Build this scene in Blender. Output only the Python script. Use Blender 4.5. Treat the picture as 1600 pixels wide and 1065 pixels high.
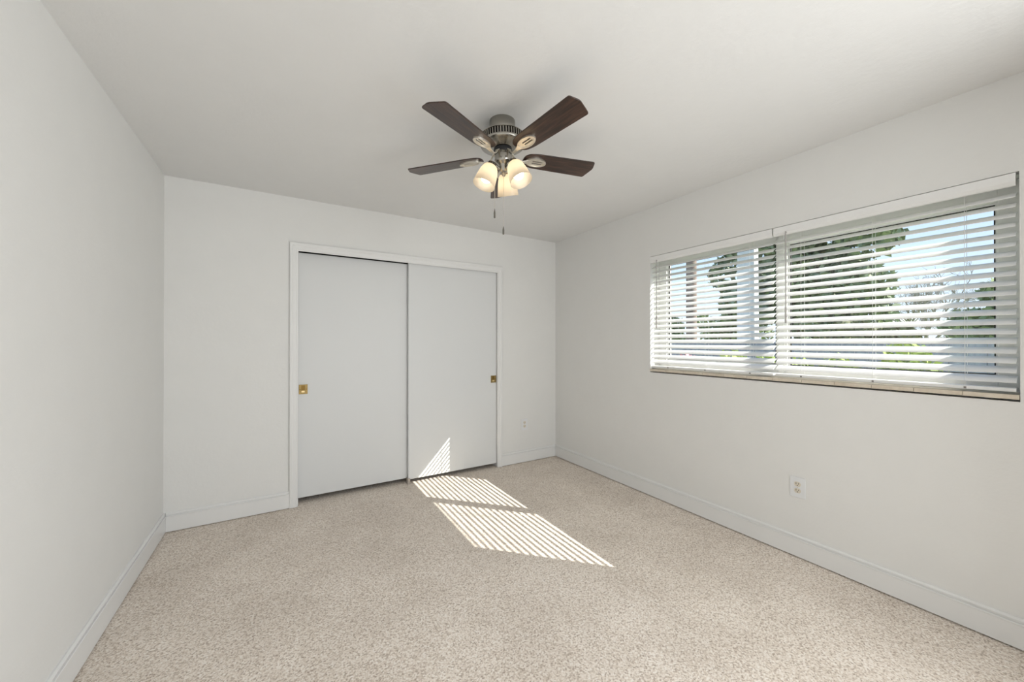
import bpy, bmesh, math, random
import numpy as np
from math import sin, cos, pi, radians
from mathutils import Vector, Matrix

for o in list(bpy.data.objects):
    bpy.data.objects.remove(o)
SC = bpy.context.scene
COL = SC.collection

# ------------------------------------------------------------------ camera
cam_d = bpy.data.cameras.new('camera')
cam = bpy.data.objects.new('camera', cam_d)
COL.objects.link(cam)
cam_d.sensor_fit = 'HORIZONTAL'
cam_d.sensor_width = 36.0
cam_d.lens = 36.0 * 588.706 / 1600.0
cam_d.clip_start = 0.01
cam_d.clip_end = 300
cam.location = (0, 0, 1.2977)
cam.rotation_euler = (radians(90.213), 0, radians(-31.268))
SC.camera = cam

# ------------------------------------------------------------------ exposure
SC.view_settings.view_transform = 'Standard'
SC.view_settings.look = 'None'
SC.view_settings.exposure = 0.0
SC.view_settings.gamma = 1.0
SC.view_settings.use_curve_mapping = False

# ------------------------------------------------------------------ sky
world = bpy.data.worlds.new('world')
SC.world = world
world.use_nodes = True
wn = world.node_tree.nodes
wl = world.node_tree.links
wn.clear()
w_out = wn.new('ShaderNodeOutputWorld')
w_bg = wn.new('ShaderNodeBackground')
w_tc = wn.new('ShaderNodeTexCoord')
w_sep = wn.new('ShaderNodeSeparateXYZ')
w_ramp = wn.new('ShaderNodeValToRGB')
wl.new(w_tc.outputs['Generated'], w_sep.inputs[0])
wl.new(w_sep.outputs['Z'], w_ramp.inputs[0])
wl.new(w_ramp.outputs[0], w_bg.inputs['Color'])
wl.new(w_bg.outputs[0], w_out.inputs['Surface'])
cr = w_ramp.color_ramp
cr.elements[0].position = 0.0
cr.elements[0].color = (0.78, 0.84, 0.92, 1)
cr.elements[1].position = 0.6
cr.elements[1].color = (0.25, 0.45, 0.85, 1)
e = cr.elements.new(0.12); e.color = (0.66, 0.80, 0.97, 1)
e = cr.elements.new(0.28); e.color = (0.52, 0.71, 0.97, 1)
w_bg.inputs['Strength'].default_value = 1.38

# ------------------------------------------------------------------ sun and the added fill light behind the camera
def lamp(name, kind, energy, color):
    d = bpy.data.lights.new(name, kind)
    d.energy = energy
    d.color = color
    o = bpy.data.objects.new(name, d)
    COL.objects.link(o)
    return o

sun = lamp('sun', 'SUN', 11.5, (1.0, 0.95, 0.87))
sun.data.angle = radians(0.30)
sun.rotation_euler = Vector((-1.0, 1.03, -1.08)).to_track_quat('-Z', 'Y').to_euler()

fill = lamp('fill_light', 'AREA', 71.0, (0.965, 0.987, 1.0))     # unseen fill light, added behind the camera to brighten the room
fill.data.shape = 'RECTANGLE'
fill.data.size = 1.9
fill.data.size_y = 2.15
fill.location = (1.75, -0.98, 1.27)
fill.rotation_euler = (radians(90), 0, radians(42))

# ------------------------------------------------------------------ room numbers
XL, XR, YB, YF, H = -0.697, 2.667, 3.432, -0.34, 2.44
WT = 0.20                       # outside wall
WY0, WY1, WZ0, WZ1 = 0.247, 2.128, 1.075, 2.025      # window opening
WMID = 1.187

# ------------------------------------------------------------------ materials
def mat(name, base=(0.8, 0.8, 0.8), rough=0.5, metal=0.0, spec=0.5, **kw):
    m = bpy.data.materials.new(name)
    m.use_nodes = True
    b = m.node_tree.nodes['Principled BSDF']
    b.inputs['Base Color'].default_value = (*base, 1)
    b.inputs['Roughness'].default_value = rough
    b.inputs['Metallic'].default_value = metal
    b.inputs['Specular IOR Level'].default_value = spec
    for k, v in kw.items():
        b.inputs[k].default_value = v
    return m

def nd(m, t, **kw):
    n = m.node_tree.nodes.new(t)
    for k, v in kw.items():
        if hasattr(n, k):
            setattr(n, k, v)
        else:
            n.inputs[k].default_value = v
    return n

def lk(m, a, b):
    m.node_tree.links.new(a, b)

def coords(m, which='Object', scale=(1, 1, 1)):
    tc = nd(m, 'ShaderNodeTexCoord')
    mp = nd(m, 'ShaderNodeMapping')
    mp.inputs['Scale'].default_value = scale
    lk(m, tc.outputs[which], mp.inputs[0])
    return mp.outputs[0]

def ramp(m, fac, stops):
    r = nd(m, 'ShaderNodeValToRGB')
    els = r.color_ramp.elements
    els[0].position, els[0].color = stops[0][0], (*stops[0][1], 1)
    els[1].position, els[1].color = stops[-1][0], (*stops[-1][1], 1)
    for p, c in stops[1:-1]:
        x = els.new(p); x.color = (*c, 1)
    lk(m, fac, r.inputs[0])
    return r.outputs[0]

def noise(m, vec, scale, detail=2.0, rough=0.5):
    n = nd(m, 'ShaderNodeTexNoise')
    n.inputs['Scale'].default_value = scale
    n.inputs['Detail'].default_value = detail
    n.inputs['Roughness'].default_value = rough
    lk(m, vec, n.inputs['Vector'])
    return n.outputs['Fac']

def bump(m, height, strength, dist=0.001):
    b = nd(m, 'ShaderNodeBump')
    b.inputs['Strength'].default_value = strength
    b.inputs['Distance'].default_value = dist
    lk(m, height, b.inputs['Height'])
    lk(m, b.outputs[0], m.node_tree.nodes['Principled BSDF'].inputs['Normal'])

def bsdf(m):
    return m.node_tree.nodes['Principled BSDF']

def paint(name, base, rough, amp, tex_scale=38):
    m = mat(name, base, rough, spec=0.3)
    v = coords(m)
    n1 = noise(m, v, tex_scale, 4, 0.6)
    n2 = noise(m, v, 6.0, 3, 0.6)
    mx = nd(m, 'ShaderNodeMath', operation='ADD')
    lk(m, n1, mx.inputs[0]); lk(m, n2, mx.inputs[1])
    bump(m, mx.outputs[0], amp, 0.004)
    lo = tuple(c * 0.985 for c in base)
    lk(m, ramp(m, n2, [(0.3, lo), (0.7, base)]), bsdf(m).inputs['Base Color'])
    return m

M = {}
M['wall'] = paint('wall_paint', (0.81, 0.808, 0.79), 0.6, 0.25)
M['ceiling'] = paint('ceiling_paint', (0.81, 0.81, 0.80), 0.75, 0.35, 30)
M['trim'] = mat('trim_paint', (0.82, 0.82, 0.81), 0.35, spec=0.4)
M['door'] = mat('door_paint', (0.745, 0.755, 0.755), 0.45, spec=0.35)
_v = coords(M['door'], scale=(14, 14, 2))
bump(M['door'], noise(M['door'], _v, 5, 3), 0.05, 0.001)
M['void'] = mat('closet_void', (0.08, 0.075, 0.07), 0.9)  # darkness inside the closet, put into the colour of its walls
M['gapdark'] = mat('gap_dark', (0.03, 0.026, 0.022), 0.9)  # shade of the gap above the closet doors, put into the colour

# carpet: cut pile with pale, beige and brown tufts
m = M['carpet'] = mat('carpet', (0.5, 0.43, 0.36), 0.95, spec=0.1)
v = coords(m)
vor = nd(m, 'ShaderNodeTexVoronoi'); vor.inputs['Scale'].default_value = 165.0
lk(m, v, vor.inputs['Vector'])
sepc = nd(m, 'ShaderNodeSeparateColor'); lk(m, vor.outputs['Color'], sepc.inputs[0])
nm = noise(m, v, 120, 3, 0.65)
nl = noise(m, v, 2.6, 4, 0.6)
mix1 = nd(m, 'ShaderNodeMath', operation='MULTIPLY_ADD')          # 0.30 tuft + 0.70 yarn variation
mix1.inputs[1].default_value = 0.30
lk(m, sepc.outputs[0], mix1.inputs[0])
mm = nd(m, 'ShaderNodeMath', operation='MULTIPLY'); mm.inputs[1].default_value = 0.70
lk(m, nm, mm.inputs[0]); lk(m, mm.outputs[0], mix1.inputs[2])
col = ramp(m, mix1.outputs[0], [(0.31, (0.47, 0.385, 0.315)), (0.43, (0.74, 0.645, 0.55)), (0.55, (0.885, 0.80, 0.71)), (0.68, (0.97, 0.915, 0.85))])
big = ramp(m, nl, [(0.36, (0.89, 0.88, 0.87)), (0.62, (1.0, 1.0, 1.0))])
mul = nd(m, 'ShaderNodeMixRGB', blend_type='MULTIPLY'); mul.inputs[0].default_value = 1.0
lk(m, col, mul.inputs[1]); lk(m, big, mul.inputs[2])
lk(m, mul.outputs[0], bsdf(m).inputs['Base Color'])
bump(m, mix1.outputs[0], 0.22, 0.005)

M['nickel'] = mat('brushed_nickel', (0.37, 0.355, 0.32), 0.20, 1.0)
M['iron'] = mat('blade_iron_nickel', (0.74, 0.70, 0.62), 0.38, 0.85)
M['black'] = mat('black_metal', (0.02, 0.02, 0.022), 0.45, 0.4)
M['brass'] = mat('aged_brass', (0.31, 0.225, 0.095), 0.32, 1.0)
M['brassdark'] = mat('brass_recess', (0.22, 0.14, 0.045), 0.45, 1.0)
M['brasslite'] = mat('brass_catch', (0.75, 0.60, 0.34), 0.30, 1.0)
M['chain'] = mat('pull_chain_metal', (0.55, 0.52, 0.46), 0.35, 0.9)
M['fob'] = mat('pull_fob', (0.16, 0.15, 0.13), 0.4, 0.6)

# dark walnut blade, grain along the blade's own x
m = M['walnut'] = mat('dark_walnut', (0.06, 0.03, 0.02), 0.30, spec=0.6)
v = coords(m, scale=(2.2, 26, 26))
g = noise(m, v, 3.2, 5, 0.62)
lk(m, ramp(m, g, [(0.32, (0.014, 0.007, 0.005)), (0.5, (0.036, 0.017, 0.011)), (0.68, (0.082, 0.040, 0.025))]), bsdf(m).inputs['Base Color'])
bump(m, g, 0.08, 0.001)

# frosted glass: scatters the bulb's light through the shade
m = M['shade'] = bpy.data.materials.new('frosted_shade_glass')
m.use_nodes = True
for n in list(m.node_tree.nodes):
    if n.type != 'OUTPUT_MATERIAL':
        m.node_tree.nodes.remove(n)
out = [n for n in m.node_tree.nodes if n.type == 'OUTPUT_MATERIAL'][0]
dif = nd(m, 'ShaderNodeBsdfDiffuse'); dif.inputs['Color'].default_value = (0.58, 0.52, 0.43, 1)
trl = nd(m, 'ShaderNodeBsdfTranslucent'); trl.inputs['Color'].default_value = (0.50, 0.43, 0.33, 1)
gls = nd(m, 'ShaderNodeBsdfGlossy'); gls.inputs['Roughness'].default_value = 0.3
mxa = nd(m, 'ShaderNodeMixShader'); mxa.inputs[0].default_value = 0.55
mxb = nd(m, 'ShaderNodeMixShader'); mxb.inputs[0].default_value = 0.05
lk(m, dif.outputs[0], mxa.inputs[1]); lk(m, trl.outputs[0], mxa.inputs[2])
lk(m, mxa.outputs[0], mxb.inputs[1]); lk(m, gls.outputs[0], mxb.inputs[2])
lk(m, mxb.outputs[0], out.inputs['Surface'])

BULB = 8.5
M['bulb'] = mat('lit_bulb', (1, 1, 1), 0.4)
bsdf(M['bulb']).inputs['Emission Color'].default_value = (1.0, 0.89, 0.73, 1)
bsdf(M['bulb']).inputs['Emission Strength'].default_value = BULB

M['blind'] = mat('blind_slat_white', (0.89, 0.89, 0.885), 0.4, spec=0.4)
M['blindrail'] = mat('blind_rail_white', (0.85, 0.85, 0.84), 0.35, spec=0.4)
M['cord'] = mat('blind_cord', (0.85, 0.85, 0.83), 0.8)
M['wand'] = mat('tilt_wand', (0.42, 0.40, 0.39), 0.25, spec=0.6)
M['plug'] = mat('rail_plug', (0.22, 0.20, 0.19), 0.6)
M['frame'] = mat('window_frame_white', (0.89, 0.89, 0.875), 0.35, spec=0.4)
M['gasket'] = mat('glazing_gasket', (0.02, 0.02, 0.02), 0.7)

m = M['glass'] = bpy.data.materials.new('window_glass')
m.use_nodes = True
for n in list(m.node_tree.nodes):
    if n.type != 'OUTPUT_MATERIAL':
        m.node_tree.nodes.remove(n)
out = [n for n in m.node_tree.nodes if n.type == 'OUTPUT_MATERIAL'][0]
tr = nd(m, 'ShaderNodeBsdfTransparent'); tr.inputs['Color'].default_value = (0.95, 0.965, 0.96, 1)
gl = nd(m, 'ShaderNodeBsdfGlossy'); gl.inputs['Roughness'].default_value = 0.02
fr = nd(m, 'ShaderNodeLayerWeight'); fr.inputs['Blend'].default_value = 0.5
p5 = nd(m, 'ShaderNodeMath', operation='POWER'); p5.inputs[1].default_value = 5.0
ma = nd(m, 'ShaderNodeMath', operation='MULTIPLY_ADD'); ma.inputs[1].default_value = 0.9; ma.inputs[2].default_value = 0.03
lk(m, fr.outputs['Facing'], p5.inputs[0]); lk(m, p5.outputs[0], ma.inputs[0])
mx = nd(m, 'ShaderNodeMixShader')
lk(m, ma.outputs[0], mx.inputs[0]); lk(m, tr.outputs[0], mx.inputs[1]); lk(m, gl.outputs[0], mx.inputs[2])
lk(m, mx.outputs[0], out.inputs['Surface'])

# sill: cream ceramic tiles, joints every 152 mm
m = M['sill'] = mat('sill_tile', (0.66, 0.58, 0.47), 0.35)
v = coords(m)
nsl = noise(m, v, 22, 4, 0.6)
lk(m, ramp(m, nsl, [(0.3, (0.60, 0.52, 0.41)), (0.7, (0.74, 0.67, 0.56))]), bsdf(m).inputs['Base Color'])
M['grout'] = mat('sill_grout', (0.30, 0.26, 0.21), 0.9)

M['plate'] = mat('outlet_plate', (0.80, 0.81, 0.82), 0.35)
M['recept'] = mat('outlet_receptacle', (0.74, 0.68, 0.57), 0.4)
M['slot'] = mat('outlet_slot', (0.03, 0.025, 0.02), 0.6)
M['screw'] = mat('outlet_screw', (0.65, 0.63, 0.6), 0.4, 0.7)
M['guide'] = mat('door_guide_plastic', (0.45, 0.40, 0.35), 0.5)

# outdoors
def leafy(name, a, b, c, rough=0.6, sc=1.3):
    m = mat(name, b, rough, spec=0.25)
    n1 = noise(m, coords(m), sc, 4, 0.7)
    lk(m, ramp(m, n1, [(0.3, a), (0.5, b), (0.72, c)]), bsdf(m).inputs['Base Color'])
    return m
M['leaf_dark'] = leafy('leaf_dark', (0.14, 0.175, 0.11), (0.25, 0.30, 0.18), (0.42, 0.45, 0.27), sc=1.6)
M['leaf_mid'] = leafy('leaf_mid', (0.15, 0.20, 0.09), (0.27, 0.34, 0.15), (0.42, 0.45, 0.25), sc=1.2)
M['leaf_olive'] = leafy('leaf_olive', (0.10, 0.11, 0.05), (0.22, 0.23, 0.11), (0.38, 0.35, 0.20), sc=1.4)
M['leaf_lime'] = leafy('leaf_lime', (0.16, 0.24, 0.05), (0.36, 0.45, 0.11), (0.60, 0.66, 0.26), sc=2.2)
M['flower'] = mat('pink_flower', (0.75, 0.25, 0.28), 0.6)
M['bark'] = leafy('bark', (0.12, 0.09, 0.07), (0.22, 0.18, 0.14), (0.34, 0.29, 0.24), 0.9, 8)
M['twig'] = leafy('twig', (0.24, 0.21, 0.19), (0.36, 0.33, 0.30), (0.50, 0.46, 0.42), 0.9, 5)
M['polewood'] = leafy('pole_wood', (0.16, 0.12, 0.10), (0.26, 0.20, 0.17), (0.36, 0.29, 0.25), 0.85, 6)
M['concrete'] = leafy('pole_concrete', (0.55, 0.56, 0.56), (0.62, 0.63, 0.63), (0.70, 0.70, 0.69), 0.85, 5)
M['grass'] = leafy('lawn_grass', (0.14, 0.20, 0.05), (0.24, 0.31, 0.09), (0.34, 0.38, 0.15), 0.9, 3)
M['stucco'] = mat('stucco_exterior', (0.70, 0.68, 0.62), 0.8)
M['housewall'] = mat('house_wall_grey', (0.42, 0.41, 0.39), 0.8)
M['fascia'] = mat('house_fascia_white', (0.85, 0.86, 0.87), 0.5)
M['shingle'] = leafy('roof_shingle', (0.25, 0.26, 0.28), (0.33, 0.34, 0.36), (0.42, 0.43, 0.45), 0.9, 9)
m = M['fence'] = mat('fence_boards', (0.36, 0.36, 0.42), 0.8)
v = coords(m, scale=(1, 1.0, 0.08))
nfz = noise(m, v, 9, 4, 0.65)
lk(m, ramp(m, nfz, [(0.3, (0.25, 0.25, 0.31)), (0.5, (0.36, 0.36, 0.43)), (0.72, (0.47, 0.48, 0.54))]), bsdf(m).inputs['Base Color'])

# ------------------------------------------------------------------ mesh helpers
class MB:
    def __init__(self):
        self.v = []; self.f = []; self.mi = []; self.cur = 0
    def add(self, verts, faces):
        b = len(self.v)
        self.v += [tuple(p) for p in verts]
        for f in faces:
            self.f.append([i + b for i in f]); self.mi.append(self.cur)
        return self
    def box(self, x0, x1, y0, y1, z0, z1):
        return self.add([(x0, y0, z0), (x1, y0, z0), (x1, y1, z0), (x0, y1, z0), (x0, y0, z1), (x1, y0, z1), (x1, y1, z1), (x0, y1, z1)],
                        [(0, 3, 2, 1), (4, 5, 6, 7), (0, 1, 5, 4), (1, 2, 6, 5), (2, 3, 7, 6), (3, 0, 4, 7)])
    def lathe(self, prof, n=48, mtx=None, cap=True):
        """prof: (r, z) pairs from one end to the other."""
        vs, fs = [], []
        for r, z in prof:
            for k in range(n):
                a = 2 * pi * k / n
                vs.append(Vector((r * cos(a), r * sin(a), z)))
        for i in range(len(prof) - 1):
            for k in range(n):
                k2 = (k + 1) % n
                fs.append((i * n + k, i * n + k2, (i + 1) * n + k2, (i + 1) * n + k))
        if cap:
            fs.append(tuple(range(n - 1, -1, -1)))
            fs.append(tuple((len(prof) - 1) * n + k for k in range(n)))
        if mtx is not None:
            vs = [mtx @ p for p in vs]
        return self.add(vs, fs)
    def prism(self, pts, z0, z1, mtx=None):
        """outline in xy, extruded in z."""
        n = len(pts)
        vs = [Vector((x, y, z0)) for x, y in pts] + [Vector((x, y, z1)) for x, y in pts]
        fs = [tuple(range(n - 1, -1, -1)), tuple(range(n, 2 * n))]
        fs += [(k, (k + 1) % n, n + (k + 1) % n, n + k) for k in range(n)]
        if mtx is not None:
            vs = [mtx @ p for p in vs]
        return self.add(vs, fs)
    def extrude_profile(self, prof, a, b, frame):
        """closed 2-D profile (u, w) swept from a to b; frame(u, w, t) -> point."""
        n = len(prof)
        vs = [frame(u, w, a) for u, w in prof] + [frame(u, w, b) for u, w in prof]
        fs = [tuple(range(n)), tuple(range(2 * n - 1, n - 1, -1))]
        fs += [(k, n + k, n + (k + 1) % n, (k + 1) % n) for k in range(n)]
        return self.add(vs, fs)
    def tube(self, path, rad, n=8):
        pts = [Vector(p) for p in path]
        rads = rad if isinstance(rad, (list, tuple)) else [rad] * len(pts)
        vs, fs = [], []
        up = None
        for i, p in enumerate(pts):
            d = (pts[min(i + 1, len(pts) - 1)] - pts[max(i - 1, 0)])
            if d.length < 1e-9:
                d = Vector((0, 0, 1))
            d.normalize()
            if up is None:
                up = d.orthogonal().normalized()
            up = (up - d * up.dot(d))
            if up.length < 1e-6:
                up = d.orthogonal()
            up.normalize()
            s = d.cross(up)
            for k in range(n):
                a = 2 * pi * k / n
                vs.append(p + (up * cos(a) + s * sin(a)) * rads[i])
        for i in range(len(pts) - 1):
            for k in range(n):
                k2 = (k + 1) % n
                fs.append((i * n + k, i * n + k2, (i + 1) * n + k2, (i + 1) * n + k))
        fs.append(tuple(range(n - 1, -1, -1)))
        fs.append(tuple((len(pts) - 1) * n + k for k in range(n)))
        return self.add(vs, fs)
    def build(self, name, mats, parent=None, smooth=None, bevel=0.0, xf=None):
        me = bpy.data.meshes.new(name)
        vv = self.v if xf is None else [tuple(xf @ Vector(p)) for p in self.v]
        me.from_pydata(vv, [], self.f)
        if not isinstance(mats, (list, tuple)):
            mats = [mats]
        for mm_ in mats:
            me.materials.append(mm_)
        me.polygons.foreach_set('material_index', self.mi)
        bm = bmesh.new(); bm.from_mesh(me)
        bmesh.ops.recalc_face_normals(bm, faces=bm.faces)
        bm.to_mesh(me); bm.free()
        if smooth is not None:
            me.polygons.foreach_set('use_smooth', [True] * len(me.polygons))
            me.set_sharp_from_angle(angle=radians(smooth))
        o = bpy.data.objects.new(name, me)
        COL.objects.link(o)
        if parent is not None:
            o.parent = parent
        if bevel > 0:
            b = o.modifiers.new('bevel', 'BEVEL')
            b.width = bevel; b.segments = 2; b.limit_method = 'ANGLE'; b.angle_limit = radians(40)
        return o

def empty(name, loc, rz=0.0):
    o = bpy.data.objects.new(name, None)
    COL.objects.link(o)
    o.location = loc
    o.rotation_euler = (0, 0, rz)
    o.empty_display_size = 0.05
    return o

def tag(o, label=None, cat=None, group=None, kind=None):
    if label: o['label'] = label
    if cat: o['category'] = cat
    if group: o['group'] = group
    if kind: o['kind'] = kind
    return o

def struct(o, label=None, cat=None):
    return tag(o, label, cat, kind='structure')

# ------------------------------------------------------------------ room shell
mb = MB().box(XL - 0.1, XR + WT, YF - 0.1, YB + 0.75, -0.12, 0.0)
struct(mb.build('floor', M['carpet']), 'beige speckled cut pile carpet across the whole room', 'floor')
mb = MB().box(XL - 0.1, XR + WT, YF - 0.1, YB + 0.75, H, H + 0.12)
struct(mb.build('ceiling', M['ceiling']), 'flat white painted ceiling with light texture', 'ceiling')
mb = MB().box(XL - 0.1, XL, YF - 0.1, YB + 0.12, 0, H)
struct(mb.build('wall_left', M['wall']), 'plain off-white wall at the left of the room', 'wall')

# right wall, one skin around the window opening
def wall_with_hole(name, m, axis, a0, a1, b0, b1, h0, h1, k0, k1, z0=0.0, z1=H):
    """axis 'x': wall thick in x (a0..a1), running b0..b1 in y; hole h0..h1, k0..k1 in z."""
    mb = MB()
    def B(p0, p1, q0, q1):
        if axis == 'x': mb.box(a0, a1, p0, p1, q0, q1)
        else: mb.box(p0, p1, a0, a1, q0, q1)
    B(b0, h0, z0, z1); B(h1, b1, z0, z1)
    if k0 > z0: B(h0, h1, z0, k0)
    if k1 < z1: B(h0, h1, k1, z1)
    return mb.build(name, m)
struct(wall_with_hole('wall_right', M['wall'], 'x', XR, XR + WT, YF - 0.1, YB + 0.12, WY0, WY1, WZ0 - 0.03, WZ1),
       'off-white wall on the right holding the wide blind covered window', 'wall')
CX0, CX1, CZ = 0.100, 1.906, 2.072          # closet opening
struct(wall_with_hole('wall_back', M['wall'], 'y', YB, YB + 0.12, XL, XR, CX0, CX1, 0.0, CZ),
       'off-white back wall around the sliding closet doors', 'wall')
struct(wall_with_hole('wall_front', M['wall'], 'y', YF - 0.1, YF, XL, XR, -0.60, 2.13, 0.0, 2.42))  # unseen wall; its opening is made up, placed to steer the fill light
struct(MB().box(XL - 0.1, XR + WT, YF - 1.6, YF - 1.5, -0.12, 2.7).build('wall_fill_box', M['wall']))  # unseen box added around the fill light, keeps sun out of the opening
for hx in (XL - 0.1, XR + WT - 0.1):
    struct(MB().box(hx, hx + 0.1, YF - 1.5, YF - 0.1, 0, H).build('wall_fill_box', M['wall']))
struct(MB().box(XL - 0.1, XR + WT, YF - 1.6, YF - 0.1, H, H + 0.12).build('ceiling_fill_box', M['ceiling']))
struct(MB().box(XL - 0.1, XR + WT, YF - 1.5, YF - 0.1, -0.12, 0.0).build('floor_fill_box', M['carpet']))
mb = MB()
mb.box(CX0 - 0.15, CX1 + 0.15, YB + 0.70, YB + 0.75, 0, H)
mb.box(CX0 - 0.20, CX0 - 0.15, YB + 0.12, YB + 0.75, 0, H)
mb.box(CX1 + 0.15, CX1 + 0.20, YB + 0.12, YB + 0.75, 0, H)
struct(mb.build('wall_closet', M['void']))

# baseboards: flat board, bead and stepped cap
BP = [(0, 0.007), (0.015, 0.007), (0.015, 0.1035), (0.0165, 0.1055), (0.0170, 0.110), (0.0150, 0.1125), (0.0080, 0.1135), (0.0075, 0.1175), (0.0120, 0.1195), (0.0125, 0.124), (0.0095, 0.130), (0.006, 0.133), (0, 0.133)]
def base(name, fr, a, b, label):
    struct(MB().extrude_profile(BP, a, b, fr).build(name, M['trim'], smooth=25), label, 'baseboard')
base('baseboard_left', lambda u, w, t: (XL + u, t, w), YF, YB - 0.0005, 'white moulded baseboard along the left wall')
base('baseboard_right', lambda u, w, t: (XR - u, t, w), YF, YB - 0.0005, 'white moulded baseboard along the window wall')
base('baseboard_back', lambda u, w, t: (t, YB - u, w), XL + 0.0155, CX0 - 0.058, 'white moulded baseboard left of the closet')
base('baseboard_back', lambda u, w, t: (t, YB - u, w), CX1 + 0.052, XR - 0.0155, 'short white moulded baseboard right of the closet')

# closet casing
CI0, CI1, CIZ = 0.098, 1.905, 2.022
CO0, CO1, COZ = 0.042, 1.957, 2.088
def casing():
    mb = MB()
    # mitred frame: stepped profile from outer (0) to inner (1)
    prof = [(0.0, 0.0), (0.0, 0.016), (0.08, 0.0195), (0.34, 0.0195), (0.42, 0.0155), (0.80, 0.014), (0.92, 0.009), (1.0, 0.008), (1.0, 0.0)]
    def corner(t, zz=None):
        return (CO0 + (CI0 - CO0) * t, CO1 + (CI1 - CO1) * t, COZ + (CIZ - COZ) * t)
    n = len(prof)
    vs = []
    for st in range(4):
        for t, d in prof:
            x0, x1, z = corner(t)
            y = YB - d
            vs.append(((x0, y, 0.002), (x0, y, z), (x1, y, z), (x1, y, 0.002))[st])
    fs = []
    for st in range(3):
        for k in range(n - 1):
            fs.append((st * n + k, st * n + k + 1, (st + 1) * n + k + 1, (st + 1) * n + k))
        fs.append((st * n + n - 1, st * n, (st + 1) * n, (st + 1) * n + n - 1))
    fs.append(tuple(range(n))); fs.append(tuple(3 * n + k for k in range(n - 1, -1, -1)))
    mb.add(vs, fs)
    return mb.build('trim_1', M['trim'], smooth=20)
struct(casing(), 'white casing framing the closet opening', 'door casing')
# white jamb lining and overhead track, painted near-black for the cavity's shade
mb = MB()
mb.box(CX0 - 0.001, CX0 + 0.002, YB + 0.001, YB + 0.119, 0.002, CZ)
mb.box(CX1 - 0.002, CX1 + 0.001, YB + 0.001, YB + 0.119, 0.002, CZ)
struct(mb.build('trim_2', M['trim']))
mb = MB().box(CX0 + 0.002, CX1 - 0.002, YB + 0.004, YB + 0.116, CZ - 0.028, CZ)
struct(mb.build('trim_3', M['gapdark']))

# ------------------------------------------------------------------ closet doors with flush pulls
def flush_pull(parent, x0, x1, z0, z1, y):
    mb = MB()
    w = x1 - x0; h = z1 - z0
    ix0, ix1, iz0, iz1 = x0 + 0.26 * w, x1 - 0.30 * w, z0 + 0.16 * h, z1 - 0.10 * h
    t = 0.003
    mb.box(x0, ix0, y - t, y + 0.0005, z0, z1); mb.box(ix1, x1, y - t, y + 0.0005, z0, z1)
    mb.box(ix0, ix1, y - t, y + 0.0005, z0, iz0); mb.box(ix0, ix1, y - t, y + 0.0005, iz1, z1)
    o = mb.build('flush_pull', M['brass'], parent, bevel=0.0006)
    MB().box(ix0, ix1, y - 0.0006, y + 0.0004, iz0, iz1).build('recess', M['brassdark'], o)
    MB().box(ix0 + 0.002, ix1 - 0.002, y - 0.0028, y - 0.0006, iz0 + 0.001, iz0 + 0.2 * h).build('finger_lip', M['brasslite'], o)
    for sx in (x0 + 0.13 * w, x1 - 0.15 * w):
        zz = (z0 + z1) / 2
        mt = Matrix.Translation((sx, y - t, zz)) @ Matrix.Rotation(pi / 2, 4, 'X')
        MB().lathe([(0.0045, -0.001), (0.0045, 0.001), (0.003, 0.0016)], 12, mt).build('screw', M['brassdark'], o)
    return o
DRY = YB + 0.018
DLY = YB + 0.062
d1 = MB().box(CX0 + 0.004, 1.025, DLY, DLY + 0.032, 0.042, 2.024).build('door_1', M['door'], bevel=0.0015)
struct(d1, 'left sliding closet door, white and flush, set behind the other', 'closet door')
flush_pull(d1, 0.1085, 0.171, 0.879, 0.956, DLY)
d2 = MB().box(0.984, CX1 - 0.005, DRY, DRY + 0.032, 0.040, 2.030).build('door_2', M['door'], bevel=0.0015)
struct(d2, 'right sliding closet door, white and flush, in front of the other', 'closet door')
flush_pull(d2, 1.838, 1.899, 0.880, 0.954, DRY)
g = MB().box(0.972, 1.002, DRY - 0.010, DLY + 0.040, 0.0, 0.010).build('door_guide', M['guide'])
tag(g, 'small floor guide under the meeting edges of the closet doors', 'door guide')
MB().box(0.976, 0.998, DRY - 0.009, DRY - 0.001, 0.009, 0.052).build('guide_fin', M['guide'], g, bevel=0.002)
MB().box(0.976, 0.998, DRY + 0.0335, DLY - 0.0015, 0.009, 0.050).build('guide_fin', M['guide'], g)

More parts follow.
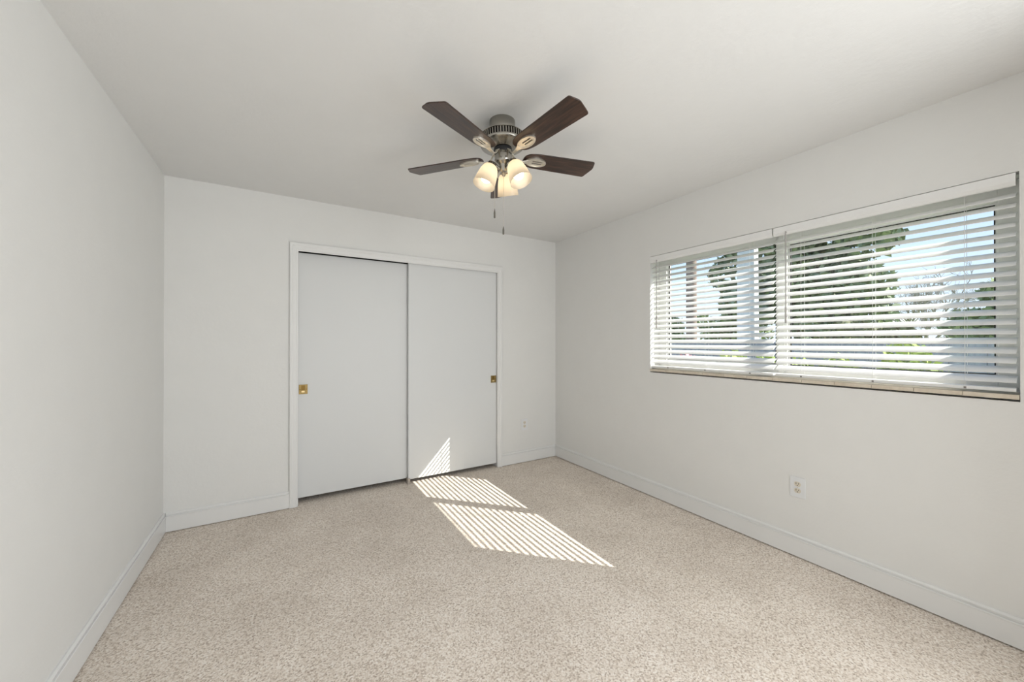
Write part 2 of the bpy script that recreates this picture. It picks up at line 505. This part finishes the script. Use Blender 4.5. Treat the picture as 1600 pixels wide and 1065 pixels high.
# ------------------------------------------------------------------ windows
FX0, FX1 = XR + 0.118, XR + 0.178
def window(name, y0, y1, z0, z1, gy0, gy1, gz0, gz1, label, gasket_top=False):
    """outer frame y0..y1, z0..z1 around a glass field gy0..gy1, gz0..gz1."""
    mb = MB()
    mb.box(FX0, FX1, y0, gy0, z0, z1); mb.box(FX0, FX1, gy1, y1, z0, z1)
    mb.box(FX0, FX1, gy0, gy1, z0, gz0); mb.box(FX0, FX1, gy0, gy1, gz1, z1)
    o = mb.build(name, M['frame'], bevel=0.002)
    struct(o, label, 'window')
    mb = MB()
    s = 0.009
    xa, xb = XR + 0.140, XR + 0.156
    mb.box(xa, xb, gy0 + 0.0005, gy0 + s, gz0, gz1); mb.box(xa, xb, gy1 - s, gy1 - 0.0005, gz0, gz1)
    mb.box(xa, xb, gy0 + s, gy1 - s, gz0, gz0 + s); mb.box(xa, xb, gy0 + s, gy1 - s, gz1 - s, gz1)
    mb.build('sash', M['frame'], o, bevel=0.001)
    mb = MB()
    k = 0.004
    xa, xb = XR + 0.1385, XR + 0.150
    mb.box(xa, xb, gy0 + s, gy0 + s + k, gz0 + s, gz1 - s); mb.box(xa, xb, gy1 - s - k, gy1 - s, gz0 + s, gz1 - s)
    mb.box(xa, xb, gy0 + s, gy1 - s, gz0 + s, gz0 + s + k); mb.box(xa, xb, gy0 + s, gy1 - s, gz1 - s - k, gz1 - s)
    mb.build('gasket', M['gasket'], o)
    MB().box(XR + 0.146, XR + 0.1500, gy0 + s, gy1 - s, gz0 + s, gz1 - s).build('pane', M['glass'], o)
    return o
window('window_1', WMID + 0.002, WY1 - 0.001, WZ0, WZ1 - 0.001, 1.222, 2.055, 1.148, 1.962, 'far half of the white framed window, nearer the closet wall')
window('window_2', WY0 + 0.001, WMID - 0.002, WZ0, WZ1 - 0.001, 0.318, 1.158, 1.140, 1.940, 'near half of the white framed window, nearer the camera')
mb = MB().box(FX0 - 0.012, FX1 + 0.01, 1.172, 1.204, WZ0, WZ1 - 0.001)
struct(mb.build('trim_4', M['frame'], bevel=0.002))

# tiled sill with a nose that stands a little proud of the wall
sl = MB()
n_t = 12
tw = (WY1 - WY0 - 0.002) / n_t
for k in range(n_t):
    y0 = WY0 + 0.001 + k * tw
    sl.box(XR - 0.010, FX0 + 0.02, y0 + 0.0008, y0 + tw - 0.0008, WZ0 - 0.020, WZ0 - 0.0005)
sl.cur = 1
sl.box(XR - 0.0085, FX0 + 0.02, WY0 + 0.001, WY1 - 0.001, WZ0 - 0.0185, WZ0 - 0.002)
so = sl.build('window_sill', [M['sill'], M['grout']], bevel=0.0012)
struct(so, 'cream tiled sill under the window blinds', 'window sill')

# ------------------------------------------------------------------ blinds
PITCH, SW, ST = 0.0420, 0.050, 0.0028
TILT = radians(32)
def slat_mesh(length):
    mb = MB()
    n = 6
    top, bot = [], []
    for k in range(n + 1):
        u = -SW / 2 + SW * k / n
        c = 0.0030 * (1 - (2 * u / SW) ** 2)
        top.append((u, c + ST / 2)); bot.append((u, c - ST / 2))
    prof = top + bot[::-1]
    mb.extrude_profile(prof, -length / 2, length / 2, lambda u, w, t: (u, t, w))
    return mb
def blind(name, y0, y1, ladders, wand_y, label):
    xs = XR + 0.036
    root = empty(name, (xs, (y0 + y1) / 2, WZ0))
    tag(root, label, 'window blind', 'white slatted blinds in the window')
    cy = (y0 + y1) / 2
    L = y1 - y0
    inv = Matrix.Translation((-xs, -cy, -WZ0))
    # valance: gently moulded face with a rolled lower lip
    pv = [(XR - 0.004, 1.9805), (XR - 0.0065, 1.984), (XR - 0.0065, 2.0205), (XR + 0.003, 2.0205), (XR + 0.003, 1.9735), (XR + 0.0085, 1.9690), (XR + 0.0065, 1.9670), (XR + 0.0005, 1.9700)]
    MB().extrude_profile(pv, y0, y1, lambda u, w, t: (u, t, w)).build('valance', M['blindrail'], root, smooth=30, xf=inv)
    mb = MB().box(XR + 0.010, XR + 0.062, y0 + 0.004, y1 - 0.004, 1.982, 2.012)
    mb.build('headrail', M['blindrail'], root, bevel=0.002, xf=inv)
    # slats
    zs = [1.137 + PITCH * k for k in range(20)]
    first = None
    for z in zs:
        if first is None:
            o = slat_mesh(L - 0.004).build('slat', M['blind'], root, smooth=40)
            first = o
        else:
            o = first.copy()
            COL.objects.link(o)
            o.parent = root
        o.location = (0, 0, z - WZ0)
        o.rotation_euler = (0, -TILT, 0)
    # bottom rail
    pb = [(-0.025, 0.000), (0.025, 0.000), (0.026, 0.006), (0.025, 0.015), (0.0, 0.0175), (-0.025, 0.015), (-0.026, 0.006)]
    br = MB().extrude_profile(pb, y0 + 0.002, y1 - 0.002, lambda u, w, t: (xs + u, t, WZ0 + 0.010 + w)).build('bottom_rail', M['blindrail'], root, smooth=30, xf=inv)
    for ly in ladders:
        MB().box(xs - 0.0275, xs - 0.0258, ly - 0.004, ly + 0.004, WZ0 + 0.012, WZ0 + 0.021).build('rail_plug', M['plug'], br, xf=inv)
    # ladder cords, front and back, and the lift cord
    for ly in ladders:
        mb = MB()
        fx, bx = xs - cos(TILT) * SW / 2 - 0.0022, xs + cos(TILT) * SW / 2 + 0.0022
        mb.tube([(fx, ly, WZ0 + 0.020), (fx, ly, 1.984)], 0.0009, 6)
        mb.tube([(bx, ly, WZ0 + 0.020), (bx, ly, 1.984)], 0.0009, 6)
        mb.build('ladder_cord', M['cord'], root, xf=inv)
    # tilt wand
    wx = XR - 0.012
    mb = MB()
    mb.tube([(wx + 0.010, wand_y, 1.978), (wx + 0.002, wand_y, 1.984), (wx, wand_y, 1.972), (wx, wand_y, 1.52)], 0.0030, 6)
    mb.tube([(wx, wand_y, 1.525), (wx, wand_y, 1.512), (wx, wand_y, 1.43), (wx, wand_y, 1.415)], [0.003, 0.0052, 0.0056, 0.004], 8)
    w_ = mb.build('tilt_wand', M['wand'], root, smooth=40, xf=inv)
    return root
blind('window_blind', WMID + 0.004, WY1 - 0.004, (1.963, 1.648, 1.333), 2.056, 'white slatted blind nearer the closet, shorter in view')
blind('window_blind', WY0 + 0.009, WMID - 0.004, (1.041, 0.717, 0.400), 1.112, 'white slatted blind nearer the camera, longer in view')

# ------------------------------------------------------------------ outlets
def outlet(loc, rz, label):
    r = empty('wall_outlet', loc, rz)
    tag(r, label, 'wall outlet', 'duplex outlets low on the walls')
    # local: +x right along the wall, -y out of the wall, z up
    def rr(w, h, c, n=4):
        pts = []
        for cx, cz, a0 in ((w - c, h - c, 0), (-w + c, h - c, 90), (-w + c, -h + c, 180), (w - c, -h + c, 270)):
            for k in range(n + 1):
                a = radians(a0 + 90 * k / n)
                pts.append((cx + c * cos(a), cz + c * sin(a)))
        return pts
    X = Matrix.Rotation(pi / 2, 4, 'X')       # xy outline -> xz, extruded to -y
    MB().prism(rr(0.040, 0.0615, 0.005), 0.0, 0.005, X).build('cover_plate', M['plate'], r, bevel=0.0018)
    for zc in (0.0195, -0.0195):
        pts = []
        for k in range(28):
            a = 2 * pi * k / 28
            x, z = 0.0172 * cos(a), 0.0172 * sin(a)
            pts.append((x, max(-0.0140, min(0.0140, z)) + zc))
        o = MB().prism(pts, 0.0045, 0.0068, X).build('receptacle', M['recept'], r)
        mb = MB()
        mb.box(-0.0078, -0.0052, -0.00725, -0.0067, zc - 0.001, zc + 0.0085)
        mb.box(0.0050, 0.0074, -0.00725, -0.0067, zc + 0.000, zc + 0.0075)
        mb.prism([(0.0028 * cos(2 * pi * k / 12), zc - 0.0072 + 0.0030 * sin(2 * pi * k / 12)) for k in range(12)], 0.0066, 0.00725, X)
        mb.build('slot', M['slot'], o)
    MB().prism([(0.003 * cos(2 * pi * k / 12), 0.003 * sin(2 * pi * k / 12)) for k in range(12)], 0.0045, 0.006, X).build('screw', M['screw'], r)
    return r
outlet((2.240, YB, 0.409), 0.0, 'white duplex outlet on the back wall beside the closet')
outlet((XR, 1.055, 0.421), radians(-90), 'white duplex outlet on the window wall below the blinds')

# ------------------------------------------------------------------ ceiling fan
FC = Vector((0.9681, 1.6912))
VA = radians(60.3)
vf = Vector((cos(VA), sin(VA), 0)); vr = Vector((sin(VA), -cos(VA), 0))
fan = empty('ceiling_fan', (FC.x, FC.y, H))
tag(fan, 'five blade ceiling fan with dark walnut blades, nickel body and three lit frosted shades', 'ceiling fan')
# the fan hangs a little out of plumb
LEAN = Matrix.Translation((0, 0, -0.06)) @ Matrix.Rotation(-0.0380, 4, vf) @ Matrix.Rotation(-0.0100, 4, vr) @ Matrix.Translation((0, 0, 0.06))
Z = lambda z: z - H
def turned(name, prof, m, parent=None, n=56, smooth=35):
    return MB().lathe([(r, Z(z)) for r, z in prof], n).build(name, m, parent or fan, smooth=smooth, xf=LEAN)
MB().lathe([(0.0665, 0.0), (0.0675, -0.012), (0.0670, -0.040), (0.064, -0.056), (0.056, -0.072), (0.045, -0.080), (0.030, -0.0835)], 56).build('canopy', M['nickel'], fan, smooth=35)
turned('motor_housing', [(0.032, 2.374), (0.060, 2.371), (0.092, 2.366), (0.108, 2.363), (0.114, 2.360), (0.1155, 2.357), (0.1125, 2.355), (0.098, 2.353), (0.098, 2.327), (0.1125, 2.326), (0.1155, 2.324), (0.1160, 2.318), (0.113, 2.312), (0.100, 2.3085), (0.058, 2.304), (0.052, 2.300), (0.040, 2.296)], M['nickel'])
mb = MB()
for k in range(52):
    a = 2 * pi * k / 52
    mt = Matrix.Translation((0, 0, Z(2.340))) @ Matrix.Rotation(a, 4, 'Z')
    b = MB().box(0.097, 0.1135, -0.0030, 0.0030, -0.0145, 0.0145)
    mb.add([mt @ Vector(p) for p in b.v], b.f)
mb.build('vent_fins', M['nickel'], fan, xf=LEAN)
turned('vent_band', [(0.0985, 2.3535), (0.0992, 2.3535), (0.0992, 2.3265), (0.0985, 2.3265)], M['black'])
turned('flywheel', [(0.040, 2.2985), (0.048, 2.296), (0.048, 2.278), (0.046, 2.275), (0.040, 2.274)], M['black'])
turned('switch_housing', [(0.043, 2.2775), (0.0445, 2.274), (0.0445, 2.234), (0.042, 2.226), (0.034, 2.219), (0.028, 2.215), (0.0235, 2.208), (0.0225, 2.184), (0.018, 2.177), (0.010, 2.173), (0.009, 2.160), (0.006, 2.156), (0.002, 2.154)], M['nickel'])

# blades
BR0, BW, PIT = 0.112, 0.131, radians(10.5)
def rounded(pts, radii, n=5):
    out = []
    N = len(pts)
    for i in range(N):
        p = Vector(pts[i]); a = Vector(pts[i - 1]); b = Vector(pts[(i + 1) % N]); r = radii[i]
        if r <= 0:
            out.append(tuple(p)); continue
        da, db = (a - p).normalized(), (b - p).normalized()
        p0, p1 = p + da * r, p + db * r
        for k in range(n + 1):
            t = k / n
            q = p0.lerp(p, t).lerp(p.lerp(p1, t), t)
            out.append((q.x, q.y))
    return out
hw = BW / 2
outline = rounded([(BR0, -0.040), (BR0, 0.040), (BR0 + 0.06, hw * 0.86), (0.5115, hw), (0.5335, -0.014), (0.516, -hw), (BR0 + 0.06, -hw * 0.86)],
                  [0.032, 0.032, 0.03, 0.010, 0.014, 0.010, 0.03])
OFF = [0.2, -0.4, 0.9, -0.5, -0.1]
FLIP = [-1, -1, 1, 1, 1]          # two blades hang the other way up
for k in range(5):
    th = radians(62.05 + 72 * k + OFF[k])
    mt = LEAN @ Matrix.Translation((0, 0, Z(2.2595))) @ Matrix.Rotation(th, 4, 'Z') @ Matrix.Rotation(-PIT, 4, 'X')
    bl = MB().prism([(x, y * FLIP[k]) for x, y in outline], -0.003, 0.003).build('blade', M['walnut'], fan, bevel=0.0015)
    bl.matrix_local = mt
    # iron: arm from the flywheel and an oval plate with two slots under the blade
    mb = MB()
    ea, eb, ec = 0.058, 0.032, 0.184
    zt, zb = -0.0032, -0.0085
    def ell(y, ea=ea, eb=eb):
        return ea * math.sqrt(max(0.0, 1 - (y / eb) ** 2))
    # raised rim
    nn = 36
    for i in range(nn):
        a0, a1 = 2 * pi * i / nn, 2 * pi * (i + 1) / nn
        q = [(ec + s * ea * cos(a), s * eb * sin(a)) for a, s in ((a0, 1.0), (a1, 1.0), (a1, 0.84), (a0, 0.84))]
        mb.prism(q, zb - 0.003, zt)
    # inner plate in strips, leaving two long slots
    ys = [-0.0275, -0.023, -0.018, -0.014, -0.0110, -0.0035, 0.0035, 0.0110, 0.014, 0.018, 0.023, 0.0275]
    for y0, y1 in zip(ys[:-1], ys[1:]):
        s0, s1 = ell(y0, ea * .86, eb * .88), ell(y1, ea * .86, eb * .88)
        if abs((y0 + y1) / 2) > 0.0035 and abs((y0 + y1) / 2) < 0.0110:
            g0, g1 = -0.020, 0.036
            mb.prism([(ec - s0, y0), (ec + g0, y0), (ec + g0, y1), (ec - s1, y1)], zb, zt)
            mb.prism([(ec + g1, y0), (ec + s0, y0), (ec + s1, y1), (ec + g1, y1)], zb, zt)
        else:
            mb.prism([(ec - s0, y0), (ec + s0, y0), (ec + s1, y1), (ec - s1, y1)], zb, zt)
    ir = mb.build('blade_iron', M['iron'], bl)
    # arm, in the blade's frame
    mb = MB()
    inv = Matrix.Rotation(PIT, 4, 'X')
    path = []
    for r, z, w in ((0.044, 0.018, 0.010), (0.056, 0.012, 0.009), (0.066, -0.006, 0.007), (0.080, -0.016, 0.007), (0.098, -0.017, 0.007), (0.118, -0.013, 0.010), (0.136, -0.0085, 0.016)):
        f = min(1.0, max(0.0, (0.11 - r) / 0.06))
        path.append((r, z, w, f))
    rings = []
    vs, fs = [], []
    for r, z, w, f in path:
        for y, dz in ((-w, -0.0025), (w, -0.0025), (w, 0.0025), (-w, 0.0025)):
            p = Vector((r, y, z + dz))
            if f > 0:
                p = p.lerp(inv @ p, f)
            vs.append(p)
    for i in range(len(path) - 1):
        for q in range(4):
            fs.append((i * 4 + q, i * 4 + (q + 1) % 4, (i + 1) * 4 + (q + 1) % 4, (i + 1) * 4 + q))
    fs.append((0, 3, 2, 1)); fs.append(tuple(len(vs) - 4 + q for q in range(4)))
    mb.add(vs, fs)
    mb.build('iron_arm', M['iron'], bl, smooth=30, bevel=0.001)

# light kit: three arms, frosted shades, bulbs
SA = radians(60.3 - 11)
for k in range(3):
    az = SA + 2 * pi * k / 3
    dirr = Vector((cos(az), sin(az), 0))
    neck = dirr * 0.066 + Vector((0, 0, Z(2.204)))
    tilt = radians(23)
    ax = (dirr * sin(tilt) + Vector((0, 0, -cos(tilt)))).normalized()
    rot = Vector((0, 0, 1)).rotation_difference(ax).to_matrix().to_4x4()
    mt = Matrix.Translation(neck) @ rot
    mb = MB()
    mb.tube([dirr * 0.020 + Vector((0, 0, Z(2.192))), dirr * 0.036 + Vector((0, 0, Z(2.202))), dirr * 0.052 + Vector((0, 0, Z(2.217))), neck - ax * 0.012], 0.0075, 10)
    mb.lathe([(0.012, -0.016), (0.022, -0.012), (0.026, 0.002), (0.030, 0.006), (0.030, 0.010), (0.022, 0.011)], 28, mt)
    arm = mb.build('light_arm', M['nickel'], fan, smooth=35, xf=LEAN)
    prof = [(0.027, 0.004), (0.034, 0.009), (0.0405, 0.020), (0.0455, 0.036), (0.0495, 0.056), (0.0525, 0.078), (0.0550, 0.098), (0.0575, 0.116)]
    MB().lathe(prof, 48, mt, cap=False).build('lamp_shade', M['shade'], arm, smooth=60, xf=LEAN)
    bp = [(0.012, 0.008), (0.013, 0.026), (0.018, 0.038), (0.026, 0.054), (0.0285, 0.068), (0.0265, 0.081), (0.019, 0.092), (0.008, 0.0975), (0.001, 0.0985)]
    MB().lathe(bp, 28, mt).build('light_bulb', M['bulb'], arm, smooth=60, xf=LEAN)

# pull chains
def chain(px, top, bot, fob_len):
    p = vr * px[0] + vf * px[1]
    mb = MB().tube([(p.x, p.y, Z(top)), (p.x, p.y, Z(bot + fob_len * 0.9))], 0.0013, 6)
    o = mb.build('pull_chain', M['chain'], fan)
    mt = Matrix.Translation((p.x, p.y, Z(bot)))
    MB().lathe([(0.003, 0.0), (0.0048, 0.002), (0.0048, fob_len * 0.55), (0.0030, fob_len * 0.8), (0.0014, fob_len)], 14, mt).build('fob', M['fob'], o, smooth=40)
chain((-0.039, -0.022), 2.235, 1.933, 0.048)
chain((0.006, -0.012), 2.176, 1.852, 0.042)

# ------------------------------------------------------------------ outdoors
GZ = -0.15
mb = MB().box(XR + WT, 45, -30, 60, GZ - 0.1, GZ)
struct(mb.build('ground_lawn', M['grass']), 'green lawn outside the window', 'lawn')
mb = MB().box(XR + WT, XR + WT + 0.28, -1.2, 4.5, 2.46, 2.60)
struct(mb.build('roof_eave', M['fascia']))

def leaves(rs, blobs, n, size, droop=0.25):
    """n leaf quads scattered through ellipsoid clumps (c, r)."""
    P = []; F = []
    wts = np.array([b[1][0] * b[1][1] + b[1][1] * b[1][2] + b[1][0] * b[1][2] for b in blobs]); wts = wts / wts.sum()
    which = rs.choice(len(blobs), n, p=wts)
    d = rs.normal(size=(n, 3)); d /= np.linalg.norm(d, axis=1)[:, None]
    rad = rs.uniform(0.55, 1.05, n) ** 0.6
    C = np.array([b[0] for b in blobs])[which]; R = np.array([b[1] for b in blobs])[which]
    c = C + d * R * rad[:, None]
    nrm = d * 0.6 + rs.normal(size=(n, 3)) * 0.7; nrm /= np.linalg.norm(nrm, axis=1)[:, None]
    t = np.cross(nrm, rs.normal(size=(n, 3))); t /= np.linalg.norm(t, axis=1)[:, None]
    b = np.cross(nrm, t)
    s = (size * rs.uniform(0.6, 1.4, n))[:, None]
    v = np.stack([c - t * s, c - b * s * 0.5 - nrm * s * 0.1, c + t * s - nrm * s * droop, c + b * s * 0.5 - nrm * s * 0.1], axis=1).reshape(-1, 3)
    f = np.arange(4 * n).reshape(-1, 4)
    return v, f

def leaf_obj(name, v, f, m, parent):
    me = bpy.data.meshes.new(name)
    me.from_pydata(v.tolist(), [], f.tolist())
    me.materials.append(m)
    o = bpy.data.objects.new(name, me)
    COL.objects.link(o)
    o.parent = parent
    return o

def tree(loc, label, leaf, blobs, n, size, trunk_r, trunk_h, seed, name='tree', cat='tree', branches=5, bark='bark'):
    rs = np.random.RandomState(seed)
    r = empty(name, (loc[0], loc[1], GZ))
    tag(r, label, cat)
    mb = MB()
    path = [(0, 0, -0.05)]
    for i in range(1, 6):
        path.append((rs.normal() * 0.03 * i, rs.normal() * 0.03 * i, trunk_h * i / 5))
    mb.tube(path, [trunk_r * (1 - 0.1 * i) for i in range(6)], 10)
    for c, rad in blobs[:branches]:
        a = Vector(path[-2]); b = Vector(c); mid = a.lerp(b, 0.5) + Vector((0, 0, 0.15))
        mb.tube([a, mid, b], [trunk_r * 0.5, trunk_r * 0.3, trunk_r * 0.08], 7)
    mb.build('trunk', M[bark], r, smooth=50)
    v, f = leaves(rs, blobs, n, size)
    leaf_obj('foliage', v, f, M[leaf], r)
    return r

def crown(seed, n, centre, spread, rad):
    rs = np.random.RandomState(seed)
    out = []
    for i in range(n):
        d = rs.normal(size=3); d /= np.linalg.norm(d); d *= rs.uniform(0.35, 1.0)
        out.append(((centre[0] + d[0] * spread[0], centre[1] + d[1] * spread[1], centre[2] + d[2] * spread[2]), tuple(rad * rs.uniform(0.7, 1.25) * np.array([1, 1, 0.8]))))
    return out

# big evergreen spanning the middle of both panes
tree((14.0, 5.55), 'broad dark green tree beyond the fence, seen through the middle of the blinds', 'leaf_dark',
     crown(3, 32, (0, 0, 4.0), (1.6, 2.05, 2.5), 0.85), 16000, 0.13, 0.22, 3.2, 11)
# leafless tree with a haze of twigs
def twig_tree(loc, label, seed, height, spread):
    rs = np.random.RandomState(seed)
    r = empty('tree', (loc[0], loc[1], GZ))
    tag(r, label, 'tree')
    trunk = MB(); tw = MB()
    trunk.tube([(0, 0, -0.05), (0.04, 0.03, 0.6), (0.0, 0.06, 1.2)], [0.11, 0.09, 0.075], 9)
    def grow(p, d, L, rad, depth):
        q = p + d * L
        (trunk if depth < 2 else tw).tube([p, p.lerp(q, 0.5) + Vector(rs.normal(size=3) * L * 0.05), q], [rad, rad * 0.8, rad * 0.6], 5)
        if depth >= 4:
            return
        for i in range(4 if depth < 3 else 5):
            nd_ = (d + Vector(rs.normal(size=3)) * 0.52 + Vector((0, 0, 0.08))).normalized()
            grow(p.lerp(q, rs.uniform(0.45, 1.0)), nd_, L * rs.uniform(0.55, 0.8), rad * 0.55, depth + 1)
    for i in range(5):
        a = 2 * pi * i / 5 + rs.uniform(-.3, .3)
        d = Vector((cos(a) * spread, sin(a) * spread, 1)).normalized()
        grow(Vector((0, 0.06, 1.15)), d, height * 0.36, 0.05, 0)
    trunk.build('trunk', M['twig'], r, smooth=50)
    tw.build('twigs', M['twig'], r)
    return r
twig_tree((20.5, 4.0), 'leafless grey tree with a haze of fine twigs, right of the big green tree', 5, 4.0, 0.6)
# olive shrubs under it, behind the fence
tree((10.4, 2.6), 'olive green bush behind the fence under the leafless tree', 'leaf_olive',
     crown(8, 8, (0, 0, 1.30), (0.5, 0.95, 0.45), 0.40), 4200, 0.07, 0.06, 0.9, 12, 'bush', 'bush')
tree((9.6, 1.05), 'tall mixed green bush behind the fence at the near end of the window', 'leaf_mid',
     crown(9, 12, (0, 0, 1.6), (0.5, 0.42, 0.85), 0.36), 4200, 0.07, 0.06, 1.0, 13, 'bush', 'bush')
# left: greenery behind the poles
tree((11.6, 8.5), 'dark clipped bush behind the wooden pole at the far end of the window', 'leaf_mid',
     crown(21, 11, (0, 0, 1.6), (0.7, 1.15, 0.75), 0.5), 4200, 0.08, 0.07, 0.9, 14, 'bush', 'bush')
tree((17.0, 9.4), 'light green spreading tree between the two poles', 'leaf_mid',
     crown(22, 13, (0, 0, 2.1), (0.8, 1.5, 0.75), 0.6), 4200, 0.09, 0.09, 1.3, 15)
tree((8.6, 3.2), 'green bush behind the fence right of the concrete pole', 'leaf_dark',
     crown(23, 8, (0, 0, 1.15), (0.4, 0.3, 0.5), 0.3), 3000, 0.07, 0.06, 0.8, 16, 'bush', 'bush')

# poles
p = MB().lathe([(0.135, -0.1), (0.130, 3.0), (0.115, 8.0)], 18, Matrix.Translation((9.3, 6.10, GZ))).build('utility_pole', M['polewood'], smooth=50)
tag(p, 'brown wooden utility pole beyond the fence, seen through the far window half', 'utility pole')
mb = MB()
for zz in (0,):
    a = radians(12)
    pts0 = [(0.165, -0.165), (0.165, 0.165), (-0.165, 0.165), (-0.165, -0.165)]
    R_ = Matrix.Translation((8.2, 4.12, GZ)) @ Matrix.Rotation(a, 4, 'Z')
    vs = [R_ @ Vector((x, y, -0.1)) for x, y in pts0] + [R_ @ Vector((x * 0.8, y * 0.8, 8.0)) for x, y in pts0]
    mb.add(vs, [(0, 3, 2, 1), (4, 5, 6, 7), (0, 1, 5, 4), (1, 2, 6, 5), (2, 3, 7, 6), (3, 0, 4, 7)])
p = mb.build('concrete_pole', M['concrete'])
tag(p, 'pale square concrete pole behind the fence near the middle of the window', 'utility pole')

# board fence
fx = 6.7
fe = empty('board_fence', (fx, 5.0, GZ))
tag(fe, 'low grey board fence across the yard outside the window', 'fence')
rs = np.random.RandomState(4)
mb = MB()
y = -2.0
while y < 16.0:
    w = 0.138
    h = 1.452 + rs.uniform(-0.004, 0.004)
    mb.box(-0.009, 0.009, y - 5.0 + 0.002, y - 5.0 + w, 0.0, h)
    y += 0.142
mb.build('board_panel', M['fence'], fe)
for zz in (0.35, 1.15):
    MB().box(0.010, 0.05, -7.0, 11.0, zz, zz + 0.09).build('fence_rail', M['fence'], fe)
for k in range(8):
    yy = -6.9 + 2.5 * k
    MB().box(0.05, 0.14, yy, yy + 0.09, -0.05, 1.40).build('post', M['fence'], fe)

# flowering hedge between house and fence
def hedge(loc, label, length, h, leaf, n, seed, name='hedge', flowers=0, depth=0.35):
    rs = np.random.RandomState(seed)
    r = empty(name, (loc[0], loc[1], GZ))
    tag(r, label, 'hedge')
    blobs = []
    k = int(length / 0.32)
    for i in range(k):
        yy = -length / 2 + length * (i + 0.5) / k + rs.uniform(-0.08, 0.08)
        hh = h * rs.uniform(0.87, 1.02)
        blobs.append(((rs.uniform(-0.08, 0.08), yy, hh * 0.52), (depth, 0.26, hh * 0.52)))
    v, f = leaves(rs, blobs, n, 0.042)
    leaf_obj('foliage', v, f, M[leaf], r)
    if flowers:
        v, f = leaves(rs, [((-0.2, yy, h * 0.93), (0.16, 0.12, 0.10)) for yy in flowers], 90, 0.03)
        leaf_obj('flowers', v, f, M['flower'], r)
    return r
hedge((5.0, 1.90), 'bright yellow green hedge in front of the fence, near end', 1.9, 1.40, 'leaf_lime', 8500, 31)
hedge((5.0, 4.15), 'lower green hedge with pink flowers in front of the fence, far end', 1.9, 1.28, 'leaf_lime', 7500, 32, flowers=(-0.95,))

# neighbour's house
hs = empty('neighbour_house', (27.0, 8.7, GZ))
tag(hs, 'low grey house with a white roof edge behind the big tree', 'house')
MB().box(0, 5, -2.0, 1.8, 0, 2.5).build('wall', M['housewall'], hs)
MB().box(-0.45, 5.4, -2.3, 2.1, 2.5, 2.7).build('fascia', M['fascia'], hs)
mb = MB()
mb.add([(-0.45, -2.3, 2.7), (5.4, -2.3, 2.7), (5.4, 2.1, 2.7), (-0.45, 2.1, 2.7), (2.4, -1.2, 3.5), (2.4, 1.1, 3.5)],
       [(0, 3, 5, 4), (1, 4, 5, 2), (0, 4, 1), (3, 2, 5), (0, 1, 2, 3)])
mb.build('roof', M['shingle'], hs)
